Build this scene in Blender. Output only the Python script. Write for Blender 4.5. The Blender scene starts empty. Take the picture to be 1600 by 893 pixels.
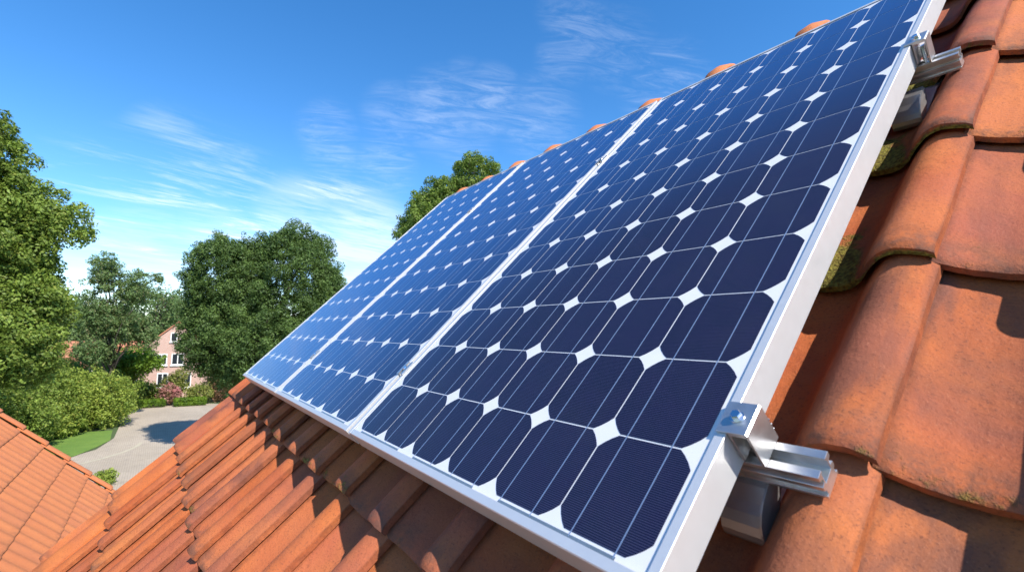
import bpy, math, random
import numpy as np
from mathutils import Matrix, Vector, noise as mn

# ------------------------------------------------------------------ camera, world, sun
M = np.array([[0.57665878, -0.0592535, -0.81483353],
              [0.81686996, 0.05856131, 0.57384147],
              [0.0137156, -0.99652376, 0.0821723]])      # rows: world axes in camera right/down/forward
F, CX, CY = 755.9, 782.8, 459.34
H = 7.0
CAM = np.array([0.0, 0.0, H])
TH = math.radians(44.4)                                   # roof pitch
CT, ST = math.cos(TH), math.sin(TH)

sc = bpy.context.scene
col = sc.collection
cd = bpy.data.cameras.new('camera')
cam = bpy.data.objects.new('camera', cd); col.objects.link(cam)
m3 = np.stack([M[:, 0], -M[:, 1], -M[:, 2]], 1)
cam.matrix_world = Matrix([[*m3[0], 0], [*m3[1], 0], [*m3[2], H], [0, 0, 0, 1]])
cd.sensor_width = 36; cd.lens = F / 1600 * 36
cd.shift_x = (800 - CX) / 1600; cd.shift_y = (CY - 446.5) / 1600
cd.clip_start = 0.02; cd.clip_end = 6000
cd.dof.use_dof = True; cd.dof.focus_distance = 1.3; cd.dof.aperture_fstop = 8.0
sc.camera = cam

sn = (1.5, 1.27, 1.0)                                       # towards the sun, in roof axes (along eaves, up slope, normal)
SUN = Vector((sn[0], CT * sn[1] - ST * sn[2], ST * sn[1] + CT * sn[2])).normalized()
SUN_EL = math.asin(SUN.z); SUN_ROT = math.atan2(SUN.x, SUN.y)
sd = bpy.data.lights.new('sun', 'SUN'); sd.energy = 5.0; sd.angle = math.radians(0.53); sd.color = (1, 0.955, 0.88)
so = bpy.data.objects.new('sun', sd); col.objects.link(so)
so.rotation_euler = SUN.to_track_quat('Z', 'Y').to_euler(); so.location = (0, 0, 60)

sc.view_settings.view_transform = 'Standard'; sc.view_settings.look = 'None'
sc.view_settings.gamma = 1; sc.view_settings.exposure = 0.61
sc.cycles.max_bounces = 8; sc.cycles.diffuse_bounces = 3; sc.cycles.transparent_max_bounces = 16
sc.cycles.sample_clamp_indirect = 6


def ray(px, py):
    return M @ np.array([(px - CX) / F, (py - CY) / F, 1.0])


def gnd(px, py, z=0.0):
    r = ray(px, py); t = (z - H) / r[2]; q = CAM + r * t
    return q[0], q[1]


def at(px, d):
    """ground point in the direction of photo column px, d metres from the camera's foot"""
    r = ray(px, 515.0); k = math.hypot(r[0], r[1])
    return r[0] / k * d, r[1] / k * d


class NT:
    def __init__(s, nt): s.nt = nt; s.nt.nodes.clear()
    def n(s, t, **kw):
        x = s.nt.nodes.new(t)
        ins = kw.pop('ins', {})
        for k, v in kw.items(): setattr(x, k, v)
        for k, v in ins.items():
            if isinstance(v, bpy.types.NodeSocket): s.nt.links.new(v, x.inputs[k])
            else: x.inputs[k].default_value = v
        return x
    def l(s, a, b): s.nt.links.new(a, b)
    def math(s, op, a, b=0.0, c=0.0, clamp=False):
        x = s.n('ShaderNodeMath', operation=op, use_clamp=clamp, ins={0: a, 1: b, 2: c}); return x.outputs[0]
    def mix(s, f, a, b, blend='MIX'):
        x = s.n('ShaderNodeMix', data_type='RGBA', blend_type=blend, ins={0: f, 6: a, 7: b}); return x.outputs[2]
    def ramp(s, f, *stops):
        x = s.n('ShaderNodeValToRGB', ins={0: f}); e = x.color_ramp.elements
        e[0].position, e[0].color = stops[0][0], (*stops[0][1], 1) if not isinstance(stops[0][1], float) else (stops[0][1],) * 3 + (1,)
        while len(e) > 1: e.remove(e[-1])
        for p, c in stops[1:]:
            q = e.new(p); q.color = (c, c, c, 1) if isinstance(c, float) else (*c, 1)
        return x.outputs[0]
    def maprange(s, v, a, b, c=0.0, d=1.0, smooth=False):
        x = s.n('ShaderNodeMapRange', interpolation_type='SMOOTHSTEP' if smooth else 'LINEAR', ins={0: v, 1: a, 2: b, 3: c, 4: d})
        return x.outputs[0]
    def noise(s, vec, scale, detail=3, rough=0.5, dist=0.0):
        return s.n('ShaderNodeTexNoise', ins={'Vector': vec, 'Scale': scale, 'Detail': detail, 'Roughness': rough, 'Distortion': dist}).outputs[0]


w = bpy.data.worlds.new('World'); sc.world = w; w.use_nodes = True
T = NT(w.node_tree)
sky = T.n('ShaderNodeTexSky', sky_type='NISHITA', sun_disc=False, sun_elevation=SUN_EL, sun_rotation=SUN_ROT,
          altitude=0, air_density=0.9, dust_density=0.1, ozone_density=3.0)
hs = T.n('ShaderNodeHueSaturation', ins={'Hue': 0.501, 'Saturation': 1.29, 'Value': 2.4, 'Color': sky.outputs[0]})
tc = T.n('ShaderNodeTexCoord').outputs['Generated']
sep = T.n('ShaderNodeSeparateXYZ', ins={0: tc})
zz = T.math('ADD', T.math('MAXIMUM', sep.outputs[2], 0.0), 0.10)
pl = T.n('ShaderNodeCombineXYZ', ins={0: T.math('DIVIDE', sep.outputs[0], zz), 1: T.math('DIVIDE', sep.outputs[1], zz), 2: 0.0}).outputs[0]
ph = math.radians(103)
da = T.n('ShaderNodeVectorMath', operation='DOT_PRODUCT', ins={0: pl, 1: (math.cos(ph) * .8, math.sin(ph) * .8, 0)}).outputs['Value']
db = T.n('ShaderNodeVectorMath', operation='DOT_PRODUCT', ins={0: pl, 1: (-math.sin(ph) * 2.0, math.cos(ph) * 2.0, 0)}).outputs['Value']
mp = T.n('ShaderNodeCombineXYZ', ins={0: da, 1: db, 2: 0.0}).outputs[0]
c1 = T.noise(mp, 1.9, 10, 0.66, 0.55)
c2 = T.noise(pl, 0.55, 3, 0.5, 0.2)
fib = T.noise(T.n('ShaderNodeVectorMath', operation='MULTIPLY', ins={0: mp, 1: (1.0, 3.2, 1.0)}).outputs[0], 5.0, 8, .7, .25)
c1 = T.math('ADD', c1, T.math('MULTIPLY', T.math('SUBTRACT', fib, .5), .42))
streak = T.maprange(T.math('ADD', c1, T.math('MULTIPLY', T.math('SUBTRACT', c2, 0.5), 0.5)), 0.42, 0.80, 0, 1, True)
ph2 = math.radians(66)
da2 = T.n('ShaderNodeVectorMath', operation='DOT_PRODUCT', ins={0: pl, 1: (math.cos(ph2) * 1.3, math.sin(ph2) * 1.3, 0)}).outputs['Value']
db2 = T.n('ShaderNodeVectorMath', operation='DOT_PRODUCT', ins={0: pl, 1: (-math.sin(ph2) * 4.2, math.cos(ph2) * 4.2, 0)}).outputs['Value']
mp2 = T.n('ShaderNodeCombineXYZ', ins={0: da2, 1: db2, 2: 3.0}).outputs[0]
wisp = T.maprange(T.math('ADD', T.noise(mp2, 2.9, 12, 0.72, 1.3), T.math('MULTIPLY', T.math('SUBTRACT', c2, .5), .3)), 0.38, 0.80, 0, 1, True)


def blobs(spec):
    out = None
    for (px, py, r1, a) in spec:
        d = ray(px, py); d = d / np.linalg.norm(d)
        dot = T.n('ShaderNodeVectorMath', operation='DOT_PRODUCT', ins={0: tc, 1: tuple(d)}).outputs['Value']
        g = T.maprange(dot, math.cos(math.radians(r1)), 1.0, 0, a, True)
        out = g if out is None else T.math('MAXIMUM', out, g)
    return out


low = T.math('MULTIPLY', streak, blobs([(300, 385, 13, 1.0), (150, 325, 7, .8), (230, 325, 6, .7), (520, 350, 8, .9), (420, 415, 12, .9), (-300, 450, 14, .7), (270, 235, 5, .30), (300, 290, 4, .35)]))
high = T.math('MULTIPLY', wisp, blobs([(615, 182, 4.2, .22), (690, 178, 5.5, .32), (765, 160, 4.6, .36), (840, 186, 5.5, .26), (720, 205, 5, .2), (512, 205, 3.8, .28), (520, 246, 3.6, .28), (600, 262, 4.4, .28),
                                       (905, 55, 4.4, .28), (880, 95, 3.6, .26), (965, 78, 4.8, .26), (890, 10, 4, .18), (1040, 135, 5.5, .30), (725, 128, 3, .15)]))
veil = T.math('MULTIPLY', blobs([(565, 390, 8, .60), (470, 345, 6, .38), (235, 395, 6, .32), (330, 390, 6, .32), (150, 430, 7, .25)]), T.maprange(c1, .25, .62, .1, 1, True))
fac = T.math('MAXIMUM', T.math('MAXIMUM', low, T.math('MULTIPLY', high, .72)), veil, clamp=True)
skyc = T.mix(fac, hs.outputs[0], (11.5, 12.4, 13.6, 1))
bg = T.n('ShaderNodeBackground', ins={'Color': skyc, 'Strength': 0.07})
T.l(bg.outputs[0], T.n('ShaderNodeOutputWorld').inputs[0])


# ------------------------------------------------------------------ materials
def principled(name):
    m = bpy.data.materials.new(name); m.use_nodes = True
    t = NT(m.node_tree)
    b = t.n('ShaderNodeBsdfPrincipled'); o = t.n('ShaderNodeOutputMaterial')
    t.l(b.outputs[0], o.inputs[0])
    return m, t, b


def bump(t, b, h, strength, dist):
    x = t.n('ShaderNodeBump', ins={'Strength': strength, 'Distance': dist, 'Height': h}); t.l(x.outputs[0], b.inputs['Normal']); return x


def simple(name, c, rough=0.6, metal=0.0, var=0.12, scale=8.0, bumpd=0.0, bscale=60):
    m, t, b = principled(name)
    o = t.n('ShaderNodeTexCoord').outputs['Object']
    n = t.noise(o, scale, 5, 0.6)
    lo = tuple(x * (1 - var) for x in c) + (1,); hi = tuple(min(1, x * (1 + var)) for x in c) + (1,)
    t.l(t.mix(t.maprange(n, .3, .7), lo, hi), b.inputs['Base Color'])
    t.l(t.maprange(t.noise(o, scale * 3, 3), .3, .7, rough * .85, min(1, rough * 1.15)), b.inputs['Roughness'])
    b.inputs['Metallic'].default_value = metal
    if bumpd: bump(t, b, t.noise(o, bscale, 4), 0.6, bumpd)
    return m


def tile_material(name, weathered, even=False):
    m, t, b = principled(name)
    o = t.n('ShaderNodeTexCoord').outputs['Object']
    a = t.n('ShaderNodeAttribute', attribute_name='tile')
    s = t.n('ShaderNodeSeparateColor', ins={0: a.outputs['Color']})
    R, G, B, A = s.outputs[0], s.outputs[1], s.outputs[2], a.outputs['Alpha']
    off = t.n('ShaderNodeVectorMath', operation='ADD', ins={0: o, 1: t.n('ShaderNodeCombineXYZ', ins={0: t.math('MULTIPLY', R, 7.0), 1: t.math('MULTIPLY', B, 5.0), 2: R}).outputs[0]}).outputs[0]
    base = t.ramp(R, (0.0, (.36, .080, .024)), (.3, (.43, .108, .031)), (.55, (.49, .145, .042)), (.8, (.40, .108, .048)), (1.0, (.31, .078, .041)))
    soft = t.noise(off, 7, 4, .6)
    base = t.mix(t.maprange(soft, .35, .7, 0, .55, True), base, (.54, .172, .052, 1))
    # purple grey fire marks and soot, stretched down the slope
    st = t.n('ShaderNodeMapping', ins={'Vector': off, 'Scale': (1.0, .38, 1.0)}).outputs[0]
    mk = t.noise(st, 5.5, 6, .62, .5)
    amt = t.maprange(B, .2, 1.0, .10 if weathered else .08, .85 if weathered else .3)
    base = t.mix(t.math('MULTIPLY', t.maprange(mk, .46, .62, 0, 1, True), amt), base, (.10, .048, .040, 1))
    # pale bloom
    base = t.mix(t.math('MULTIPLY', t.maprange(t.noise(off, 13, 6, .7), .55, .75, 0, 1, True), .35), base, (.44, .155, .075, 1))
    if even: base = t.mix(.68, base, (.60, .215, .085, 1))
    # fine speckle
    sp = t.noise(off, 260, 3, .7)
    base = t.mix(t.maprange(sp, .55, .68, 0, .65), base, (.12, .040, .024, 1))
    pit = t.noise(off, 95, 4, .75)
    base = t.mix(t.maprange(pit, .62, .70, 0, .40 if weathered else .1), base, (.07, .028, .020, 1))
    base = t.mix(t.math('MULTIPLY', t.maprange(t.noise(off, 5, 3, .5), .40, .62, 0, 1, True), .35 if weathered else .1), base, (.36, .100, .055, 1))
    base = t.mix(t.maprange(t.noise(off, 420, 2, .6), .62, .72, 0, .28), base, (.50, .22, .12, 1))
    # dark grime at the nose edge
    gr = t.math('MULTIPLY', t.maprange(G, 0.0, .22, 1, 0, True), t.maprange(t.noise(off, 24, 5, .7), .38, .62, 0, 1, True))
    base = t.mix(t.math('MULTIPLY', gr,   .78 if weathered else .35), base, (.13, .065, .045, 1))
    # moss
    mn_ = t.noise(off, 30, 6, .7)
    edge = t.math('SUBTRACT', A, t.math('MULTIPLY', G, 2.3))
    mo = t.maprange(t.math('ADD', edge, t.math('MULTIPLY', t.math('SUBTRACT', mn_, .5), 1.9)), .22, .62, 0, 1, True)
    mosc = t.mix(t.maprange(t.noise(off, 170, 3), .35, .65), (.055, .060, .012, 1), (.23, .22, .035, 1))
    base = t.mix(t.math('MULTIPLY', mo, .88), base, mosc)
    # dirt plus painted-in shade along the joint of roll edge and next pan
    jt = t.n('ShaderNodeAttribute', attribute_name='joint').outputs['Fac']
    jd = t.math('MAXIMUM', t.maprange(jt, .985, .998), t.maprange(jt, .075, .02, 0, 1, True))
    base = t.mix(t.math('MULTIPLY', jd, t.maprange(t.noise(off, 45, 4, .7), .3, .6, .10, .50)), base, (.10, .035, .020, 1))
    t.l(base, b.inputs['Base Color'])
    t.l(t.maprange(soft, .3, .7, .68, .9), b.inputs['Roughness'])
    b.inputs['Specular IOR Level'].default_value = .2
    hgt = t.math('ADD', t.math('MULTIPLY', sp, .5), t.math('ADD', t.math('MULTIPLY', t.noise(off, 60, 5, .65), 1.2), t.math('MULTIPLY', mo, t.math('MULTIPLY', t.noise(off, 240, 3), 2.5))))
    bump(t, b, hgt, .7, .0022)
    return m


def metal(name, c, rough, var=.05, brushed=True, metallic=.85):
    m, t, b = principled(name)
    o = t.n('ShaderNodeTexCoord').outputs['Object']
    st = t.n('ShaderNodeMapping', ins={'Vector': o, 'Scale': (1, 1, 1)}).outputs[0]
    n = t.noise(st, 40, 4, .6)
    t.l(t.mix(t.maprange(n, .3, .7), tuple(x * (1 - var) for x in c) + (1,), tuple(min(1, x * (1 + var)) for x in c) + (1,)), b.inputs['Base Color'])
    t.l(t.maprange(t.noise(o, 90, 4), .3, .7, rough * .92, rough * 1.08), b.inputs['Roughness'])
    b.inputs['Metallic'].default_value = metallic
    if brushed:
        br = t.n('ShaderNodeMapping', ins={'Vector': o, 'Scale': (6, 900, 900)}).outputs[0]
        bump(t, b, t.noise(br, 1, 3), .12, .0004)
    return m


MT = {}
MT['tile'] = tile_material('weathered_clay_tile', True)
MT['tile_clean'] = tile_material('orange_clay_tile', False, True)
MT['frame'] = metal('anodised_frame', (.68, .67, .66), .45, .015, False, .5)
MT['alu'] = metal('mill_aluminium', (.58, .57, .56), .34, .14, True, .88)
MT['steel'] = metal('stainless_steel', (.40, .38, .37), .46, .08, False, .85)
MT['bolt'] = metal('zinc_bolt', (.70, .72, .76), .20, .05, False, 1.0)
MT['backsheet'] = simple('white_backsheet', (.74, .71, .72), .55, 0, .02, 30)
MT['ribbon'] = metal('tinned_ribbon', (.46, .54, .68), .38, .06, False, .7)
MT['ribbon_dark'] = metal('bus_ribbon', (.26, .31, .34), .45, .1, False, .6)
MT['brick'] = None

m, t, b = principled('silicon_cell')                        # dark blue wafer with fine silver fingers
o = t.n('ShaderNodeTexCoord').outputs['Object']
sx = t.n('ShaderNodeSeparateXYZ', ins={0: o})
per = 0.1272 / 50
fr = t.math('FRACT', t.math('DIVIDE', t.math('ADD', sx.outputs[1], 10.0), per))
line = t.math('LESS_THAN', t.math('ABSOLUTE', t.math('SUBTRACT', fr, .5)), .14)
oi = t.n('ShaderNodeObjectInfo').outputs['Random']
cellc = t.mix(oi, (.002, .005, .022, 1), (.006, .009, .034, 1))
cellc = t.mix(t.maprange(t.noise(o, 25, 3), .3, .7, 0, .6), cellc, (.008, .006, .034, 1))
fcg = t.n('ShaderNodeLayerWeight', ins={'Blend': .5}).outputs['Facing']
cellc = t.mix(t.maprange(fcg, .58, .93, 0, .95, True), cellc, (.006, .125, .42, 1))   # anti-reflective film blue and sky sheen painted into the colour at low angles
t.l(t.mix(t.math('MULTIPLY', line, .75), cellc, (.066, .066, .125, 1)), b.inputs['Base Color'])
b.inputs['Roughness'].default_value = .45; b.inputs['Specular IOR Level'].default_value = .12
MT['cell'] = m

m = bpy.data.materials.new('cover_glass'); m.use_nodes = True; t = NT(m.node_tree)
lwf = t.n('ShaderNodeLayerWeight', ins={'Blend': .5}).outputs['Facing']
frs = t.math('ADD', .016, t.math('MULTIPLY', t.math('POWER', lwf, 5.0), .46))
mx = t.n('ShaderNodeMixShader', ins={0: frs, 1: t.n('ShaderNodeBsdfTransparent', ins={0: (.97, .98, .98, 1)}).outputs[0],
                                  2: t.n('ShaderNodeBsdfGlossy', ins={'Color': (1, 1, 1, 1), 'Roughness': .07}).outputs[0]})
o = t.n('ShaderNodeTexCoord').outputs['Object']
dst = t.math('MULTIPLY', t.maprange(t.noise(o, 5, 8, .72), .42, .75, 0, 1, True), t.maprange(t.noise(o, 140, 4, .7), .35, .7, .3, 1))
dst = t.math('ADD', t.math('MULTIPLY', dst, .018), 0.0)
mx2 = t.n('ShaderNodeMixShader', ins={0: dst, 1: mx.outputs[0], 2: t.n('ShaderNodeBsdfDiffuse', ins={'Color': (.45, .42, .38, 1)}).outputs[0]})
t.l(mx2.outputs[0], t.n('ShaderNodeOutputMaterial').inputs[0]); MT['glass'] = m

m, t, b = principled('pink_brick')
o = t.n('ShaderNodeTexCoord').outputs['Object']
sp = t.n('ShaderNodeSeparateXYZ', ins={0: o})
uv = t.n('ShaderNodeCombineXYZ', ins={0: t.math('ADD', sp.outputs[0], sp.outputs[1]), 1: sp.outputs[2], 2: 0.0}).outputs[0]
br = t.n('ShaderNodeTexBrick', ins={'Vector': uv, 'Color1': (.42, .22, .16, 1), 'Color2': (.50, .29, .22, 1), 'Mortar': (.50, .44, .38, 1), 'Scale': 1.0, 'Mortar Size': .008,
                                  'Brick Width': .22, 'Row Height': .065})
t.l(t.mix(t.maprange(t.noise(o, 1.2, 4), .3, .7, 0, .35), br.outputs[0], (.52, .34, .27, 1)), b.inputs['Base Color']); b.inputs['Roughness'].default_value = .85
MT['brick'] = m
MT['white_paint'] = simple('white_paint', (.80, .78, .73), .5, 0, .04, 3)
MT['cream'] = simple('cream_render', (.70, .64, .48), .8, 0, .06, 2)
MT['far_tile'] = simple('far_roof_tile', (.40, .16, .09), .8, 0, .2, 6, .02, 12)
MT['bark'] = simple('bark', (.055, .042, .032), .9, 0, .3, 6, .03, 25)
m, t, b = principled('window_pane'); b.inputs['Base Color'].default_value = (.02, .025, .03, 1); b.inputs['Roughness'].default_value = .08
t.l(t.maprange(t.noise(t.n('ShaderNodeTexCoord').outputs['Object'], 1.5, 2), .3, .7, .04, .14), b.inputs['Roughness']); MT['pane'] = m

m, t, b = principled('paving')
o = t.n('ShaderNodeTexCoord').outputs['Object']
c = t.mix(t.maprange(t.noise(o, .25, 5, .6), .35, .65, 0, 1), (.40, .33, .245, 1), (.48, .40, .305, 1))
c = t.mix(t.maprange(t.noise(o, 1.7, 6, .7), .5, .72, 0, .5), c, (.24, .205, .17, 1))
bk = t.n('ShaderNodeTexBrick', ins={'Vector': o, 'Color1': (.95, .95, .95, 1), 'Color2': (1, 1, 1, 1), 'Mortar': (.78, .76, .74, 1), 'Scale': 1.0, 'Mortar Size': .012, 'Brick Width': .2, 'Row Height': .1})
c = t.mix(1.0, c, bk.outputs[0], 'MULTIPLY')
c = t.mix(t.maprange(t.noise(o, 9, 4, .7), .3, .7, 0, .25), c, (.20, .17, .14, 1))
t.l(c, b.inputs['Base Color']); b.inputs['Roughness'].default_value = .85; MT['paving'] = m
MT['kerbstone'] = simple('pale_kerb_stone', (.44, .39, .28), .85, 0, .15, 3)

m, t, b = principled('lawn')
o = t.n('ShaderNodeTexCoord').outputs['Object']
c = t.mix(t.maprange(t.noise(o, .6, 5, .6), .35, .65), (.11, .20, .025, 1), (.16, .25, .035, 1))
c = t.mix(t.maprange(t.noise(o, 14, 4, .7), .4, .65, 0, .6), c, (.09, .18, .02, 1))
t.l(c, b.inputs['Base Color']); b.inputs['Roughness'].default_value = .9; bump(t, b, t.noise(o, 30, 4), .8, .05); MT['lawn'] = m
m, t, b = principled('garden_ground')
o = t.n('ShaderNodeTexCoord').outputs['Object']
c = t.mix(t.maprange(t.noise(o, .12, 5, .6), .35, .65), (.05, .09, .02, 1), (.10, .10, .05, 1))
t.l(c, b.inputs['Base Color']); b.inputs['Roughness'].default_value = .95; MT['ground'] = m


BR = 1
def leaf_material(name, dark, light, warm=None, trans=.35):
    m = bpy.data.materials.new(name); m.use_nodes = True; t = NT(m.node_tree)
    a = t.n('ShaderNodeAttribute', attribute_name='tint')
    s = t.n('ShaderNodeSeparateColor', ins={0: a.outputs['Color']})
    c = t.mix(s.outputs[0], (*dark, 1), (*light, 1))
    c = t.mix(t.math('MULTIPLY', t.maprange(s.outputs[1], .82, 1.0), .6 if warm else 0.0), c, (*(warm or light), 1))
    p = t.n('ShaderNodeBsdfPrincipled', ins={'Base Color': c, 'Roughness': .55}); p.inputs['Specular IOR Level'].default_value = .3
    tr = t.n('ShaderNodeBsdfTranslucent', ins={'Color': t.mix(.5, c, (.20, .30, .03, 1))})
    mx = t.n('ShaderNodeMixShader', ins={0: trans, 1: p.outputs[0], 2: tr.outputs[0]})
    t.l(mx.outputs[0], t.n('ShaderNodeOutputMaterial').inputs[0]); return m


# ------------------------------------------------------------------ object helpers
def tag(o, label=None, cat=None, group=None, kind=None):
    if label: o['label'] = label
    if cat: o['category'] = cat
    if group: o['group'] = group
    if kind: o['kind'] = kind
    return o


def empty(name, loc, rot=(0, 0, 0)):
    o = bpy.data.objects.new(name, None); col.objects.link(o); o.location = loc; o.rotation_euler = rot; o.empty_display_size = .2
    return o


class MB:
    def __init__(s): s.v = []; s.f = []; s.sm = []
    def add(s, vs, fs, smooth=False):
        k = len(s.v); s.v += [tuple(x) for x in vs]; s.f += [tuple(i + k for i in f) for f in fs]; s.sm += [smooth] * len(fs); return s
    def box(s, x0, x1, y0, y1, z0, z1):
        return s.add([(x, y, z) for x in (x0, x1) for y in (y0, y1) for z in (z0, z1)],
                     [(0, 1, 3, 2), (4, 6, 7, 5), (0, 4, 5, 1), (2, 3, 7, 6), (0, 2, 6, 4), (1, 5, 7, 3)])
    def prism(s, poly, axis, a, b):
        """poly in the two other axes, extruded along axis from a to b"""
        n = len(poly); vs = []
        for h in (a, b):
            for (p, q) in poly:
                vs.append({0: (h, p, q), 1: (p, h, q), 2: (p, q, h)}[axis])
        fs = [(i, (i + 1) % n, n + (i + 1) % n, n + i) for i in range(n)] + [tuple(range(n))[::-1], tuple(range(n, 2 * n))]
        return s.add(vs, fs)
    def tube(s, pts, rads, n=8, smooth=True):
        vs = []; fs = []
        for i, (p, r) in enumerate(zip(pts, rads)):
            p = Vector(p); d = (Vector(pts[min(i + 1, len(pts) - 1)]) - Vector(pts[max(i - 1, 0)])).normalized()
            a = d.orthogonal().normalized(); b2 = d.cross(a)
            for k in range(n):
                t = 2 * math.pi * k / n; vs.append(p + (a * math.cos(t) + b2 * math.sin(t)) * r)
        for i in range(len(pts) - 1):
            for k in range(n): fs.append((i * n + k, i * n + (k + 1) % n, (i + 1) * n + (k + 1) % n, (i + 1) * n + k))
        fs.append(tuple(range(n))[::-1]); fs.append(tuple((len(pts) - 1) * n + k for k in range(n)))
        return s.add(vs, fs, smooth)
    def build(s, name, mat, parent=None, loc=(0, 0, 0), rot=(0, 0, 0), bevel=0.0, attr=None, autosmooth=False):
        me = bpy.data.meshes.new(name); me.from_pydata(s.v, [], s.f)
        me.materials.append(mat); me.polygons.foreach_set('use_smooth', s.sm)
        if attr is not None:
            ca = me.color_attributes.new(attr[0], 'FLOAT_COLOR', 'POINT'); ca.data.foreach_set('color', np.array(attr[1], dtype=np.float32).ravel())
        me.update()
        o = bpy.data.objects.new(name, me); col.objects.link(o); o.location = loc; o.rotation_euler = rot
        if parent is not None: o.parent = parent
        if bevel:
            bm = o.modifiers.new('bevel', 'BEVEL'); bm.width = bevel; bm.segments = 2; bm.limit_method = 'ANGLE'; bm.angle_limit = math.radians(40)
        return o


def copy_tree(o, parent=None):
    c = o.copy(); col.objects.link(c); c.parent = parent
    for ch in list(o.children): copy_tree(ch, c)
    return c


O = np.array([-0.68300805, 0.92050995, H + 0.3323869])       # centre of the nearest panel's glass


def RW(u, v, n=0.0):
    """roof axes (along eaves, up slope, out of the roof) to world"""
    return (O[0] + u, O[1] + v * CT - n * ST, O[2] + v * ST + n * CT)


ROT = (TH, 0, 0)

# ------------------------------------------------------------------ ground, road
g = MB(); R_ = 3000
g.add([(-R_, -R_, 0), (R_, -R_, 0), (R_, R_, 0), (-R_, R_, 0)], [(0, 1, 2, 3)])
tag(g.build('ground', MT['ground']), 'garden ground spreading out below the roofs', kind='structure')


def sheet(name, pts, z, mat, label, kind='structure'):
    me = MB(); me.add([(x, y, z) for x, y in pts], [tuple(range(len(pts)))])
    return tag(me.build(name, mat), label, kind=kind)


rd = [gnd(*p) for p in [(40, 742), (100, 716), (150, 702), (178, 684), (188, 662), (186, 645), (178, 633), (230, 629), (330, 630), (430, 634), (560, 660), (760, 740), (700, 900), (300, 900), (120, 850)]]
sheet('road', rd, .004, MT['paving'], 'grey paved street and forecourt between the roofs and the far hedge')
lw = [gnd(*p) for p in [(20, 680), (95, 678), (176, 672), (172, 688), (150, 699), (118, 712), (60, 730), (20, 740)]]
sheet('lawn', lw, .03, MT['lawn'], 'bright green lawn strip in front of the leafy shrubs')
kp = [gnd(*p) for p in [(60, 742), (124, 725), (160, 716), (190, 707), (212, 698), (221, 691)]]
kb = MB()
for i in range(len(kp) - 1):
    a, b_ = np.array(kp[i]), np.array(kp[i + 1]); d = b_ - a; d /= np.linalg.norm(d); nn = np.array([-d[1], d[0]]) * .10
    kb.add([(*(a - nn), .012), (*(b_ - nn), .012), (*(b_ + nn), .012), (*(a + nn), .012)], [(0, 1, 2, 3)])
tag(kb.build('kerb', MT['kerbstone']), 'pale curved kerb line set in the grey paving', kind='structure')


# ------------------------------------------------------------------ clay tiles
PROF = [(0, .50), (.06, .41), (.12, .30), (.20, .18), (.30, .06), (.40, 0), (.50, 0), (.56, .06), (.61, .20), (.66, .44), (.71, .68), (.76, .86), (.82, .97), (.87, 1.0), (.94, .95), (1.0, .86), (1.04, .76)]


def prof(p):
    for (a, x), (b_, y) in zip(PROF, PROF[1:]):
        if p <= b_:
            t = (p - a) / (b_ - a); t = t * t * (3 - 2 * t) * .5 + t * .5
            return x + (y - x) * t
    return PROF[-1][1]


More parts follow.
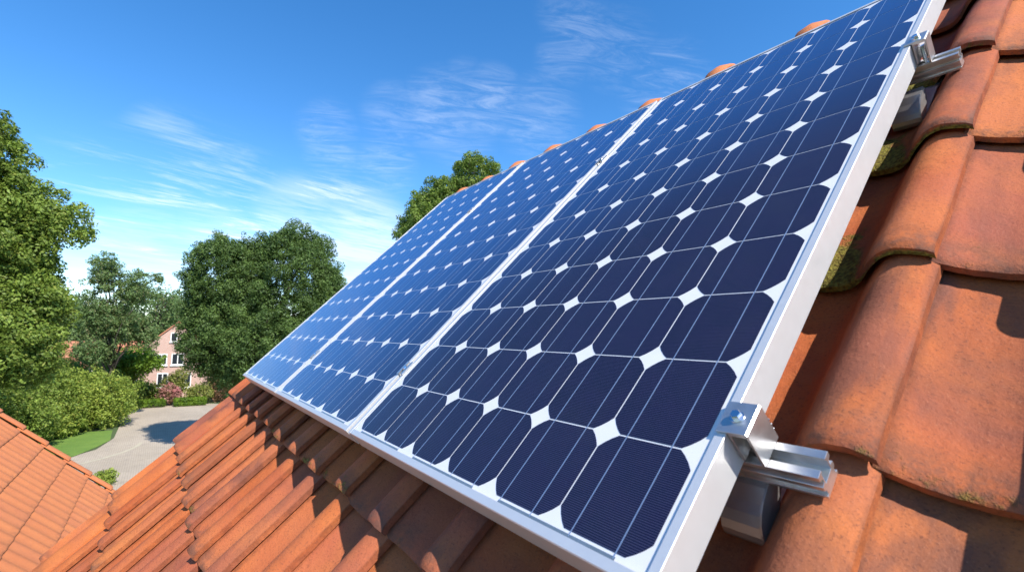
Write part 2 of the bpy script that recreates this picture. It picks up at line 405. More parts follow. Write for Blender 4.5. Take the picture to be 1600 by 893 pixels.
class Tiles:
    def __init__(s): s.v = []; s.f = []; s.c = []; s.j = []
    def tile(s, u0, v0, n0, c, step, L, HH, th, nu, nv, rng, moss=0.0, lift=.027, p0=0.0, p1=1.04, fn=None, jit=1.0):
        r1, r2 = rng.random(), rng.random()
        if nu >= 30: r2 = .55 + .45 * r2                     # the near tiles are the most weathered
        seed = rng.random() * 100
        du, dv, dn = rng.gauss(0, .0012) * jit, rng.gauss(0, .0028) * jit, rng.gauss(0, .0009) * jit
        yaw = rng.gauss(0, .004) * jit; tilt = rng.gauss(0, .003) * jit
        ys = [0, .004, .010, .018] + [.018 + (L - .018) * (k + 1) / nv for k in range(nv)]
        k0 = len(s.v)
        ps = [p0 + (p1 - p0) * i / nu for i in range(nu + 1)]
        f_ = fn or prof
        top = []
        for j, y in enumerate(ys):
            for p in ps:
                e = mn.noise(Vector((p * 3 + seed, 0, 3.1))) * .004 + mn.noise(Vector((p * 14 + seed, 2, 3.1))) * .0012
                yy = y + e * max(0, 1 - y / .12)
                x = p * c
                z = f_(p) * HH + lift * (1 - y / step) + tilt * (p - .5) * .1
                if y < .018: z -= .0055 * (1 - y / .018) ** 2
                z += mn.noise(Vector((x * 9 + seed, y * 7, 0))) * .0016 + mn.noise(Vector((x * 40 + seed, y * 30, 5))) * .0004
                xx = x + mn.noise(Vector((seed, y * 9, 8))) * .0015 * (1 if p > .5 else .3)
                top.append((xx, yy, z))
        m_ = len(ps); nj = len(ys)
        bot = [(x, y + (.0005 if j == 0 else 0), z - th * (0.82 if j == 0 else 1)) for j in range(nj) for (x, y, z) in top[j * m_:(j + 1) * m_]]
        for (x, y, z) in top + bot:
            s.v.append((u0 + x * math.cos(yaw) - y * math.sin(yaw) + du, v0 + y + x * yaw + dv, n0 + z + dn))
        for j in range(nj):
            g_ = ys[j] / step
            s.c += [(r1, g_, r2, moss * (1 - min(1, max(0, (p_ - .50) / .14))) if moss > .8 else moss) for p_ in ps]
        s.c += [(r1, 0.0 if j_ == 0 else .5, r2, moss * .5) for j_ in range(nj) for _ in range(m_)]
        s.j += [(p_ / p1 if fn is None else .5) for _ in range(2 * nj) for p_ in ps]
        N = nj * m_
        for j in range(nj - 1):
            for i in range(m_ - 1):
                a = k0 + j * m_ + i
                s.f.append((a, a + 1, a + m_ + 1, a + m_)); s.f.append((a + N, a + N + m_, a + N + m_ + 1, a + N + 1))
        for i in range(m_ - 1):
            a = k0 + i; s.f.append((a, a + N, a + N + 1, a + 1))
        for j in range(nj - 1):
            a = k0 + j * m_; s.f.append((a, a + m_, a + m_ + N, a + N))
            a = k0 + j * m_ + m_ - 1; s.f.append((a, a + N, a + N + m_, a + m_))
    def build(s, name, mat, parent, loc, rot):
        b_ = MB(); b_.v = s.v; b_.f = s.f; b_.sm = [True] * len(s.f)
        o = b_.build(name, mat, parent, loc, rot, attr=('tile', s.c))
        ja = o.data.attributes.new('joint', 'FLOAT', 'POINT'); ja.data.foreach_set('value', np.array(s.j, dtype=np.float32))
        try: o.data.set_sharp_from_angle(angle=math.radians(50))
        except Exception: pass
        return o


TC, TS, TL, THH, TT = .2185, .3305, .415, .062, .013
NP = -.149                                                   # pan level below the glass plane
U_EDGE = .492                                                # where one roll's right edge lies
V_NOSE = -.8895
rng = random.Random(4)

house = empty('house', (O[0] + 2.0, O[1] - 1.0, 0))
tag(house, 'brick house whose weathered orange pantile roof carries the solar panels', 'house')
hb = np.array(house.location)
RL = tuple(O - hb)                                           # child location that puts roof axes in place
cols = range(-12, 5)
tl = Tiles()
for k in range(-7, 6):                                       # courses, nose at V_NOSE + k*TS
    v0 = V_NOSE + k * TS
    for i in cols:
        u0 = U_EDGE + i * TC
        near = u0 > -.2 and -1.3 < v0 < .8
        vis = v0 < -.55 or u0 > 0
        nu, nv = (30, 12) if near else ((16, 5) if vis else (10, 2))
        moss = rng.choice([0, 0, 0, .12, .3])
        if i == -1 and k in (2, 3): moss = 1.25
        if i == -1 and k == 4: moss = .9
        if i == 0 and k in (1, 2, 3): moss = .22
        if not vis and not near: moss = 0
        LL = TL if k < 5 else .30
        tl.tile(u0, v0, NP, TC, TS, LL, THH, TT, nu, nv, rng, moss, jit=1.0 if not near else .8)
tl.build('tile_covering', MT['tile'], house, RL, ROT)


def vprof(p):                                                # verge tile: two soft rolls then a skirt over the gable edge
    if p < .16: return -1.9 + 2.5 * (p / .16) ** .5
    if p < .30: return .62 + .36 * math.sin((p - .16) / .28 * math.pi)
    if p < .55: return .90 - .55 * math.sin((p - .30) / .25 * math.pi / 2) ** 1
    if p < .80: return .35 + .62 * math.sin((p - .55) / .25 * math.pi / 2)
    return .97 - .5 * ((p - .80) / .24) ** 1.6


for k in range(-7, 6):
    vt = Tiles(); vt.tile(0, 0, 0, .30, TS, TL if k < 5 else .3, THH, .015, 22, 5, rng, 0, fn=vprof, jit=.9)
    vt.build('verge_tile', MT['tile'], house, tuple(np.array(RW(U_EDGE - 12 * TC - .298, V_NOSE + k * TS, NP + .004)) - hb), ROT)

# ridge caps: tapered half rounds along the ridge
V_R = 1.03
for k in range(12):
    us = -2.575 + k * .325
    b_ = MB(); n_ = 14; vs = []; L_ = .36
    for (x, r) in [(0.13 if k == 0 else 0, .090), (.14 if k == 0 else .012, .094), (.20, .100), (.275, .104), (.283, .116), (.32, .123), (L_, .113)]:
        for j in range(n_ + 1):
            a = math.pi * j / n_
            vs.append((x, math.cos(a) * r, math.sin(a) * r))
        for j in range(n_ + 1):
            a = math.pi * j / n_
            vs.append((x, math.cos(a) * (r - .014), math.sin(a) * (r - .014)))
    q = 2 * (n_ + 1); fs = []
    for i in range(6):
        for j in range(n_):
            a = i * q + j; fs.append((a, a + 1, a + q + 1, a + q)); a += n_ + 1; fs.append((a, a + q, a + q + 1, a + 1))
        for j, fl in ((0, 0), (n_, 1)):
            a = i * q + j; fs.append((a, a + n_ + 1, a + n_ + 1 + q, a + q))
    for i in (0, 6):
        for j in range(n_): a = i * q + j; fs.append((a, a + 1, a + n_ + 2, a + n_ + 1))
    b_.add(vs, fs, True)
    rr = rng.random()
    px, py, pz = RW(us, V_R, -.168)
    o = b_.build('ridge_tile', MT['tile_clean'], house, tuple(np.array((px, py, pz)) - hb + np.array((0, 0, rng.gauss(0, .002)))), (0, 0, 0), attr=('tile', [(rr, .5, .2, 0)] * len(vs)))
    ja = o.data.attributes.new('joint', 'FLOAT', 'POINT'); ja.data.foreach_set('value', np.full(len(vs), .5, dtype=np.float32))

# the slope behind the ridge, deck, walls
rx, ry, rz = RW(0, V_R, NP - .06)
u0, u1 = -2.40, 5.2
dn_ = 4.3
b_ = MB()
xa, xb = O[0] + u0, O[0] + u1
eL = (ry - dn_ * CT, rz - dn_ * ST); eR = (ry + dn_ * CT, rz - dn_ * ST)
b_.prism([(eL[0], eL[1]), (ry, rz), (ry, rz - .12), (eL[0], eL[1] - .12)], 0, xa, xb)
b_.build('roof_deck', MT['bark'], house, tuple(-hb))
b_ = MB(); b_.prism([(ry, rz + .06), (eR[0], eR[1] + .06), (eR[0], eR[1] - .10), (ry, rz - .10)], 0, xa, xb)
b_.build('rear_roof_slope', MT['far_tile'], house, tuple(-hb))
b_ = MB(); zl = eL[1] - .10
b_.prism([(eL[0] + .35, 0), (eR[0] - .35, 0), (eR[0] - .35, eR[1] + .10), (ry, rz - .16), (eL[0] + .35, eL[1] + .10)], 0, xa + .06, xb - .1)
b_.build('brick_wall', MT['brick'], house, tuple(-hb))

# ------------------------------------------------------------------ lower wing roof at left
WO = np.array([-8.94, -1.37, H - 1.33])                      # a nose point on its verge
wing = empty('outbuilding', (WO[0] + 2.6, WO[1] - 1.5, 0))
tag(wing, 'lower neighbouring building with evenly coloured orange tile roof at the bottom left', 'building')
wb = np.array(wing.location)
WT = math.radians(44.2); WROT = (WT, 0, math.pi)
wt = Tiles(); wc = .205


def wprof(p):
    return .5 - .5 * math.cos(2 * math.pi * min(1, max(0, (p - .06))) ** 1.25)


for k in range(-6, 7):
    for i in range(26):
        # local x runs towards the far gable (-X in the world)
        wt.tile(-.13 - (i + 1) * wc, -.0 + k * .33, -.03, wc, .33, .38, .013, .012, 10, 1, rng, 0, lift=.018, fn=wprof, jit=.35, p1=1.0)
wt.build('tile_covering', MT['tile_clean'], wing, tuple(WO - wb), WROT)
for k in range(-6, 7):
    vt = Tiles(); vt.tile(-.16, 0, -.03, .17, .33, .39, .05, .014, 10, 1, rng, 0, fn=lambda p: (.75 + .25 * math.sin(p * math.pi)) if p < .86 else .75 - 6 * (p - .86), jit=.6)
    a = np.array(WO) - wb + np.array([0, -math.cos(WT) * k * .33, math.sin(WT) * k * .33])
    vt.build('verge_tile', MT['tile_clean'], wing, tuple(a), WROT)


def WW(x, v, n):                                             # wing axes to world
    return (WO[0] - x, WO[1] - v * math.cos(WT) + n * math.sin(WT), WO[2] + v * math.sin(WT) + n * math.cos(WT))


b_ = MB()
r0 = WW(0, 2.32, -.07); e0 = WW(0, -2.05, -.07); back = (r0[1] - (e0[1] - r0[1]), e0[2])
b_.prism([(r0[1], r0[2]), (e0[1], e0[2]), (e0[1], e0[2] - .1), (r0[1], r0[2] - .1)], 0, WO[0] + .02, WO[0] + 5.4)
b_.build('roof_deck', MT['bark'], wing, tuple(-wb))
b_ = MB(); b_.prism([(r0[1], r0[2] + .05), (r0[1], r0[2] - .09), (back[0], back[1] - .1), (back[0], back[1] + .03)], 0, WO[0] + .02, WO[0] + 5.4)
b_.build('rear_roof_slope', MT['far_tile'], wing, tuple(-wb))
b_ = MB(); b_.prism([(e0[1] - .3, 0), (e0[1] - .3, e0[2] + .15), (r0[1], r0[2] - .13), (back[0] + .3, back[1] + .15), (back[0] + .3, 0)], 0, WO[0] + .06, WO[0] + 5.35)
b_.build('brick_wall', MT['brick'], wing, tuple(-wb))
b_ = MB()
for k in range(14):
    b_.tube([(WO[0] + .0 + k * .39, r0[1], r0[2] - .01), (WO[0] + .41 + k * .39, r0[1], r0[2] + .005)], [.12, .11], 14)
b_.build('ridge_capping', MT['far_tile'], wing, tuple(-wb))

# ------------------------------------------------------------------ solar panels
PITCH = .1285; PW, PH = .808, 1.580; PG = .8256
ROW0 = -6 * PITCH


def octagon():
    s_, r = .0632, .0760; pts = []
    a0 = math.acos(s_ / r)
    for q in range(4):
        for k in range(4):
            a = q * math.pi / 2 + a0 + (math.pi / 2 - 2 * a0) * k / 3
            pts.append((math.cos(a) * r, math.sin(a) * r))
    return pts


def make_panel():
    root = empty('solar_panel', RW(0, -PH / 2, 0), ROT)
    L = lambda v: v + PH / 2                                 # local y from the panel centre's v
    d, wl = .046, .011
    X, Y = PW / 2, PH / 2
    for sx_ in (-1, 1):
        b_ = MB()
        p = [(sx_ * X, -d), (sx_ * X, -.0006), (sx_ * (X - .0006), 0.0), (sx_ * (X - wl), 0.0), (sx_ * (X - wl), -.0018), (sx_ * (X - wl + .004), -.0019), (sx_ * (X - .0018), -.0019), (sx_ * (X - .0018), -d + .0018), (sx_ * (X - .028), -d + .0018), (sx_ * (X - .028), -d)]
        b_.prism([(q[0], q[1]) for q in p], 1, L(-Y + wl * 0 + .0001), L(Y - .0001))
        b_.build('side_frame', MT['frame'], root)
    for sy in (-1, 1):
        b_ = MB()
        Yo = Y + .0004
        p = [(L(sy * Yo), -d), (L(sy * Yo), -.0016), (L(sy * (Yo - .0012)), -.0004), (L(sy * (Yo - wl - .0015)), -.0004), (L(sy * (Yo - wl - .0015)), -.0018), (L(sy * (Yo - .0022)), -.0020), (L(sy * (Yo - .0022)), -d + .002), (L(sy * (Yo - .028)), -d + .002), (L(sy * (Yo - .028)), -d)]
        b_.prism(p, 0, -X + .0006, X - .0006)
        b_.build('end_frame', MT['frame'], root)
    b_ = MB(); zg = -.0012
    b_.box(-X + .0025, X - .0025, L(-Y + .003), L(Y - .003), -.0040, -.0032)
    b_.build('backsheet', MT['backsheet'], root)
    oc = octagon(); cm = None
    for r in range(12):
        for c in range(6):
            cx_, cy_ = (c - 2.5) * PITCH, L((r - 5.5) * PITCH)
            if cm is None:
                b_ = MB(); b_.add([(x, y, 0) for x, y in oc] + [(x, y, -.0003) for x, y in oc], [tuple(range(16))] + [(i, i + 16, (i + 1) % 16 + 16, (i + 1) % 16) for i in range(16)])
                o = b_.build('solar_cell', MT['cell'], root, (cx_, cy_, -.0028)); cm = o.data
            else:
                o = bpy.data.objects.new('solar_cell', cm); col.objects.link(o); o.parent = root; o.location = (cx_, cy_, -.0028)
    bm_ = None
    for c in range(6):
        for s_ in (-1, 1):
            x = (c - 2.5) * PITCH + s_ * .031
            if bm_ is None:
                b_ = MB(); b_.box(-.0007, .0007, L(-6 * PITCH - .0045), L(6 * PITCH + .0045), -.00270, -.00255); o = b_.build('busbar', MT['ribbon'], root, (x, 0, 0)); bm_ = o.data
            else:
                o = bpy.data.objects.new('busbar', bm_); col.objects.link(o); o.parent = root; o.location = (x, 0, 0)
    for c in (0, 2, 4):
        x0, x1 = (c - 2.5) * PITCH - .033, (c - 1.5) * PITCH + .033
        b_ = MB(); b_.box(x0, x1, L(-6 * PITCH - .0080), L(-6 * PITCH - .0026), -.00275, -.0026); b_.build('cross_ribbon', MT['ribbon_dark'], root)
    for x0, x1 in ((-2.5 * PITCH - .033, -2.5 * PITCH + .033), (-1.5 * PITCH - .033, -.5 * PITCH + .033), (.5 * PITCH - .033, 1.5 * PITCH + .033), (2.5 * PITCH - .033, 2.5 * PITCH + .033)):
        b_ = MB(); b_.box(x0, x1, L(6 * PITCH + .0025), L(6 * PITCH + .0075), -.00275, -.0026); b_.build('cross_ribbon', MT['ribbon_dark'], root)
    b_ = MB(); b_.add([(-X + .004, L(-Y + .005), zg), (X - .004, L(-Y + .005), zg), (X - .004, L(Y - .005), zg), (-X + .004, L(Y - .005), zg)], [(0, 1, 2, 3)])
    b_.build('glass_cover', MT['glass'], root)
    return root


grp = 'solar panels side by side on the tiled roof'
pan = make_panel()
p2 = copy_tree(pan); p3 = copy_tree(pan)
p2.location = RW(-PG, -PH / 2); p3.location = RW(-2 * PG, -PH / 2)
tag(pan, 'nearest and largest solar panel, at the right end of the row beside the bare tiles', 'solar panel', grp)
tag(p2, 'middle solar panel of the three, framed by a seam on both sides', 'solar panel', grp)
tag(p3, 'farthest solar panel, brightest blue, at the gable end in front of the round tree', 'solar panel', grp)

# ------------------------------------------------------------------ rails, clamps, hooks
RV = (-.598, .358)
RTOP, RBOT = -.0475, -.0795


def rail(v, end, label):
    root = empty('mounting_rail', RW(-2.08, v, RBOT), ROT)
    z = lambda n: n - RBOT
    P = [(-.020, z(RBOT)), (-.020, z(RBOT) + .004), (-.016, z(RBOT) + .004), (-.016, z(RBOT) + .010), (-.020, z(RBOT) + .012), (-.020, z(RTOP) - .0145),
         (-.0130, z(RTOP) - .013), (-.0130, z(RTOP) - .008), (-.020, z(RTOP) - .006), (-.020, z(RTOP)), (-.0082, z(RTOP)), (-.0082, z(RTOP) - .003), (-.0108, z(RTOP) - .003), (-.0108, z(RTOP) - .017),
         (.0108, z(RTOP) - .017), (.0108, z(RTOP) - .003), (.0082, z(RTOP) - .003), (.0082, z(RTOP)), (.020, z(RTOP)), (.020, z(RTOP) - .006), (.0130, z(RTOP) - .008), (.0130, z(RTOP) - .013), (.020, z(RTOP) - .0145),
         (.020, z(RBOT) + .012), (.016, z(RBOT) + .010), (.016, z(RBOT) + .004), (.020, z(RBOT) + .004), (.020, z(RBOT))]
    b_ = MB(); b_.prism([(y * .80, zz_) for y, zz_ in P], 0, 0, end + 2.08)
    b_.build('rail_body', MT['alu'], root, bevel=.0004)
    return tag(root, label, 'rail', 'aluminium mounting rails under the panels')


rail(RV[0], .474, 'lower silver aluminium rail sticking out under the bottom clamp of the nearest panel')
rail(RV[1], .464, 'upper silver aluminium rail sticking out near the top right corner of the picture')


def hexhead(b_, x, y, z, r, h, rot=.3):
    vs = [(x + math.cos(rot + i * math.pi / 3) * r, y + math.sin(rot + i * math.pi / 3) * r, z + dz) for dz in (0, h * .8) for i in range(6)]
    vs += [(x + math.cos(rot + i * math.pi / 3) * r * .84, y + math.sin(rot + i * math.pi / 3) * r * .84, z + h) for i in range(6)]
    fs = [(i, (i + 1) % 6, 6 + (i + 1) % 6, 6 + i) for i in range(6)] + [(6 + i, 6 + (i + 1) % 6, 12 + (i + 1) % 6, 12 + i) for i in range(6)] + [tuple(range(12, 18))]
    b_.add(vs, fs)


def end_clamp(v, label):
    root = empty('end_clamp', RW(.404, v, RTOP), ROT)
    z = lambda n: n - RTOP
    b_ = MB()
    t_ = .0030
    P = [(-.0105, z(.0006)), (-.0105, z(.0006) + t_), (.0205, z(.0006) + t_), (.0228, z(.0006) + t_ - .0022), (.0228, .0006), (.0202, .0006), (.0202, z(.0006) - .003), (.0042, z(.0006) - .003), (.0042, .006), (.0012, .006), (.0012, z(.0006))]
    b_.prism(P, 1, -.020, .020)
    b_.build('clamp_body', MT['alu'], root, bevel=.0005)
    b_ = MB(); b_.tube([(.0060, 0, z(.0006) + t_), (.0060, 0, z(.0006) + t_ + .0014)], [.0076, .0072], 24, False)
    hexhead(b_, .0060, 0, z(.0006) + t_ + .0014, .0060, .0052)
    b_.build('bolt', MT['bolt'], root)
    b_ = MB(); pts = []; rr = []
    for i in range(26):
        pts.append((.0110, 0, -.012 + i * .0018)); rr.append(.0040 if i % 2 else .0031)
    b_.tube(pts, rr, 12, False); b_.build('threaded_shank', MT['bolt'], root)
    # toothed nut that grips the rail channel, seen beside the web
    b_ = MB()
    for i in range(7):
        y0 = .022 + .0012; b_.box(.005, .019, y0 - .0012, y0 + .0016 + .0012 * (i % 2), .002 + i * .0036, .002 + i * .0036 + .0018)
    b_.box(.005, .019, .0202, .0222, .001, .028)
    b_.build('toothed_nut', MT['bolt'], root)
    return tag(root, label, 'clamp', 'end clamps on the right edge of the nearest panel')


end_clamp(RV[0] + .002, 'silver end clamp with shiny hex bolt on the lower right edge of the nearest panel')
end_clamp(RV[1] + .002, 'small silver end clamp at the top right, gripping the panel edge above the upper rail')


def mid_clamp(u, v, label):
    root = empty('mid_clamp', RW(u, v, RTOP), ROT)
    z = lambda n: n - RTOP
    b_ = MB(); zt = z(.0006)
    b_.prism([(-.016, zt), (-.016, zt + .0028), (-.0065, zt + .0028), (-.0065, zt - .004), (.0065, zt - .004), (.0065, zt + .0028), (.016, zt + .0028), (.016, zt), (.0078, zt), (.0078, zt - .012), (-.0078, zt - .012), (-.0078, zt)], 1, -.020, .020)
    b_.build('clamp_body', MT['alu'], root)
    b_ = MB(); hexhead(b_, 0, 0, zt - .004, .0058, .0085); b_.build('bolt', MT['bolt'], root)
    return tag(root, label, 'clamp', 'small clamps in the seams between the panels')


for k, nm in ((0, 'between the nearest and the middle panel'), (1, 'between the middle and the farthest panel')):
    for j, wh in ((0, 'lower small bolted clamp in the seam '), (1, 'upper small bolted clamp in the seam ')):
        mid_clamp(-PG / 2 - k * PG, RV[j], wh + nm)


def hook(u, v, vn, label):
    """flat stainless strip: from under the course nose at vn, curling up to the rail at v"""
    root = empty('roof_hook', RW(u, v, RBOT), ROT)
    pts = [(vn + .10, -.154), (vn + .03, -.139), (vn - .02, -.129), (v - .030, -.128), (v - .046, -.1265), (v - .0515, -.123), (v - .0530, -.117), (v - .0515, -.110),
           (v - .046, -.1025), (v - .037, -.0955), (v - .026, -.0905), (v - .012, RBOT - .0022), (v + .020, RBOT - .0022)]
    pts = [(a - v, n - RBOT) for a, n in pts]
    b_ = MB(); t_ = .0022; vs = []; fs = []
    for i, (y, z_) in enumerate(pts):
        a = pts[max(0, i - 1)]; c = pts[min(len(pts) - 1, i + 1)]; d = math.hypot(c[0] - a[0], c[1] - a[1]); nx, nz = -(c[1] - a[1]) / d * t_, (c[0] - a[0]) / d * t_
        for x in (-.022, .022):
            vs += [(x, y + nx, z_ + nz), (x, y - nx, z_ - nz)]
    for i in range(len(pts) - 1):
        a = i * 4; c = a + 4
        fs += [(a, a + 2, c + 2, c), (a + 1, c + 1, c + 3, a + 3), (a, c, c + 1, a + 1), (a + 2, a + 3, c + 3, c + 2)]
    fs += [(0, 1, 3, 2), (len(vs) - 4, len(vs) - 2, len(vs) - 1, len(vs) - 3)]
    b_.add(vs, fs); b_.build('hook_strip', MT['steel'], root)
    b_ = MB(); b_.prism([(-.0545, -.040), (-.018, -.040), (.014, -.020), (.014, -.0005), (-.012, -.0005), (-.026, -.003), (-.038, -.0085), (-.047, -.016), (-.0525, -.0245), (-.0545, -.031)], 0, .0222, .0245)
    b_.build('side_plate', MT['steel'], root)
    return tag(root, label, 'roof hook', 'steel roof hooks carrying the rails')


hook(.393, RV[0] - .010, V_NOSE + TS, 'curved steel roof hook under the lower rail, beside the nearest panel edge')
hook(.388, RV[1] - .060, V_NOSE + 4 * TS, 'steel roof hook under the upper rail, partly hidden by the white panel edge')


# ------------------------------------------------------------------ trees and shrubs
def leaves(name, clumps, n, size, mat, parent, seed, flat=.25, shell=.55):
    """clumps: array of (x,y,z,r,tint); leaves fill the outer part of every clump"""
    r = np.random.default_rng(seed); cl = np.array(clumps)
    wgt = cl[:, 3] ** 2; idx = r.choice(len(cl), n, p=wgt / wgt.sum())
    d = r.normal(size=(n, 3)); d[:, 2] += .25; d /= np.linalg.norm(d, axis=1)[:, None]
    rad = cl[idx, 3] * (shell + (1.10 - shell) * r.random(n) ** .7)
    c = cl[idx, :3] + d * rad[:, None] * np.array([1, 1, .9])
    nrm = d * 1.15 + r.normal(size=(n, 3)) * .52 + np.array([0, 0, flat]); nrm /= np.linalg.norm(nrm, axis=1)[:, None]
    a = np.cross(nrm, r.normal(size=(n, 3))); a /= np.linalg.norm(a, axis=1)[:, None]; b_ = np.cross(nrm, a)
    s = size * (.6 + .8 * r.random(n))[:, None]
    v = np.empty((n, 4, 3)); v[:, 0] = c - a * s; v[:, 1] = c + b_ * s * .55 + a * s * .1; v[:, 2] = c + a * s; v[:, 3] = c - b_ * s * .55 + a * s * .1
    me = bpy.data.meshes.new(name); me.vertices.add(4 * n); me.vertices.foreach_set('co', v.ravel())
    me.loops.add(4 * n); me.loops.foreach_set('vertex_index', np.arange(4 * n, dtype=np.int32))
    me.polygons.add(n); me.polygons.foreach_set('loop_start', np.arange(0, 4 * n, 4, dtype=np.int32)); me.polygons.foreach_set('loop_total', np.full(n, 4, dtype=np.int32))
    ca = me.color_attributes.new('tint', 'FLOAT_COLOR', 'POINT')
    t1 = np.clip(cl[idx, 4] + r.normal(size=n) * .18, 0, 1); t2 = r.random(n)
    cc = np.stack([t1, t2, t2 * 0, t2 * 0 + 1], 1).astype(np.float32); ca.data.foreach_set('color', np.repeat(cc, 4, 0).ravel())
    me.materials.append(mat); me.update(calc_edges=True)
    o = bpy.data.objects.new(name, me); col.objects.link(o); o.parent = parent
    return o


def make_tree(name, label, cat, base, lobes, cr, nleaf, lsize, mat, trunk_r, seed, group=None, fill=.62, trunk=True, flat=.25, sub=3, dens=.75):
    """lobes: (dx,dy,z, rx,ry,rz) ellipsoids holding the clumps"""
    root = empty(name, (base[0], base[1], 0)); tag(root, label, cat, group)
    r = np.random.default_rng(seed); lb = np.array(lobes, float); vol = lb[:, 3] * lb[:, 4] * lb[:, 5]
    cl = []; limbs = []
    for li, L in enumerate(lb):
        area = 4 * math.pi * ((L[3] * L[4]) ** 1.6 / 3 + (L[3] * L[5]) ** 1.6 / 3 + (L[4] * L[5]) ** 1.6 / 3) ** (1 / 1.6)
        n_ = max(5, int(area / (cr * cr) * dens)); off = r.random() * 6
        for i in range(n_):
            z_ = 1 - 2 * (i + .5) / n_; a = i * 2.39996 + off; q_ = math.sqrt(1 - z_ * z_)
            d = np.array([q_ * math.cos(a), q_ * math.sin(a), z_]) + r.normal(size=3) * .06
            q = fill + (1.03 - fill) * r.random() ** .6 + (.13 if r.random() < .16 else 0)
            c = L[:3] + d * q * L[3:6]
            if any(k != li and (((c - K[:3]) / K[3:6]) ** 2).sum() < .55 for k, K in enumerate(lb)): continue
            R0 = cr * (.55 + .8 * r.random()); tnt = float(r.random())
            limbs.append((c, R0))
            for _ in range(sub):
                e = r.normal(size=3); e /= np.linalg.norm(e)
                cl.append((*(c + e * R0 * (.8 + .35 * r.random())), R0 * (.25 + .35 * r.random()), np.clip(.25 + .5 * tnt + r.normal() * .12, 0, 1)))
            cl.append((*c, R0 * .85, .25 + .5 * tnt))
    leaves('crown', cl, nleaf, lsize, mat, root, seed, flat)
    if trunk:
        top = lb[:, 2].mean(); b_ = MB(); cx_, cy_ = (lb[:, 0] * vol).sum() / vol.sum(), (lb[:, 1] * vol).sum() / vol.sum()
        P = [(0, 0, 0), (cx_ * .1 + .05, cy_ * .1, top * .25), (cx_ * .4 - .08, cy_ * .4, top * .55), (cx_ * .8, cy_ * .8, top * 1.0)]
        b_.tube(P, [trunk_r * 1.25, trunk_r, trunk_r * .75, trunk_r * .35], 9)
        b_.build('trunk', MT['bark'], root)
        b_ = MB()
        for c, R0 in limbs[::max(1, len(limbs) // 34)]:
            h = min(max(.35 * top, c[2] * .55), top * .95); k = h / top; s0 = np.array([cx_ * k, cy_ * k, h]); mid = (s0 + c) / 2 + np.array([0, 0, .12 * np.linalg.norm(c - s0)]) + r.normal(size=3) * .12
            b_.tube([tuple(s0), tuple(mid), tuple(c)], [trunk_r * .38, trunk_r * .24, trunk_r * .07], 6)
        b_.build('limbs', MT['bark'], root)
    return root


def vdir(px):                                                # unit ground vector pointing right as seen in the photo at column px
    x, y = at(px, 1.0); return np.array([-y, x]) * -1


LM = {'bright': leaf_material('bright_leaf', (.075, .115, .016), (.27, .37, .06), (.38, .36, .08)),
      'dark': leaf_material('dark_leaf', (.036, .070, .018), (.145, .225, .055), None, .30),
      'grey': leaf_material('grey_leaf', (.075, .120, .040), (.20, .30, .10), (.32, .22, .12), .35),
      'shrub': leaf_material('shrub_leaf', (.11, .175, .024), (.38, .46, .075), (.50, .44, .09)),
      'gold': leaf_material('ridge_leaf', (.080, .135, .02), (.25, .35, .06), (.32, .30, .08)),
      'hedge': leaf_material('hedge_leaf', (.07, .14, .012), (.17, .27, .02)),
      'pink': leaf_material('pink_bloom', (.10, .14, .03), (.60, .20, .22), (.75, .38, .40)),
      'rust': leaf_material('rust_leaf', (.10, .06, .03), (.26, .12, .07), (.35, .16, .10)),
      'yellow': leaf_material('yellow_leaf', (.13, .17, .03), (.30, .30, .07), (.45, .30, .18))}


def lob(px, d, items):
    """items (dx right in photo, toward-away, z, r_across, r_depth, rz) in metres"""
    r = ray(px, 515.0); k = math.hypot(r[0], r[1]); fw = np.array([r[0] / k, r[1] / k]); rt = np.array([fw[1], -fw[0]])
    out = []
    for (a, dd, z, ra, rd, rz_) in items:
        q = rt * a + fw * dd
        out.append((q[0], q[1], z, max(ra, rd) if abs(ra - rd) < .01 else (ra + rd) / 2, (ra + rd) / 2, rz_))
    return out



def crown(d, specs):
    """specs: (px, py, rx, ry[, extra distance]) outlines read off the photo, turned into ellipsoids standing d metres away; returns base and lobes"""
    c3 = []
    for q in specs:
        px, py, rx, ry = q[:4]; dd = d + (q[4] if len(q) > 4 else 0)
        r = ray(px, py); t_ = dd / math.hypot(r[0], r[1]); p = CAM + r * t_
        ca = 1 / math.hypot((px - CX) / F, 1); rm = rx / F * t_ * ca; rz = ry / F * t_
        c3.append((p[0], p[1], p[2], rm, rm, rz))
    c3 = np.array(c3); w_ = c3[:, 3] ** 3; bx, by = (c3[:, 0] * w_).sum() / w_.sum(), (c3[:, 1] * w_).sum() / w_.sum()
    return (bx, by), [(x - bx, y - by, z, a, b2, c) for x, y, z, a, b2, c in c3]


def tree_at(name, label, d, specs, *a, **k):
    b0, l0 = crown(d, specs); return make_tree(name, label, 'tree', b0, l0, *a, **k)


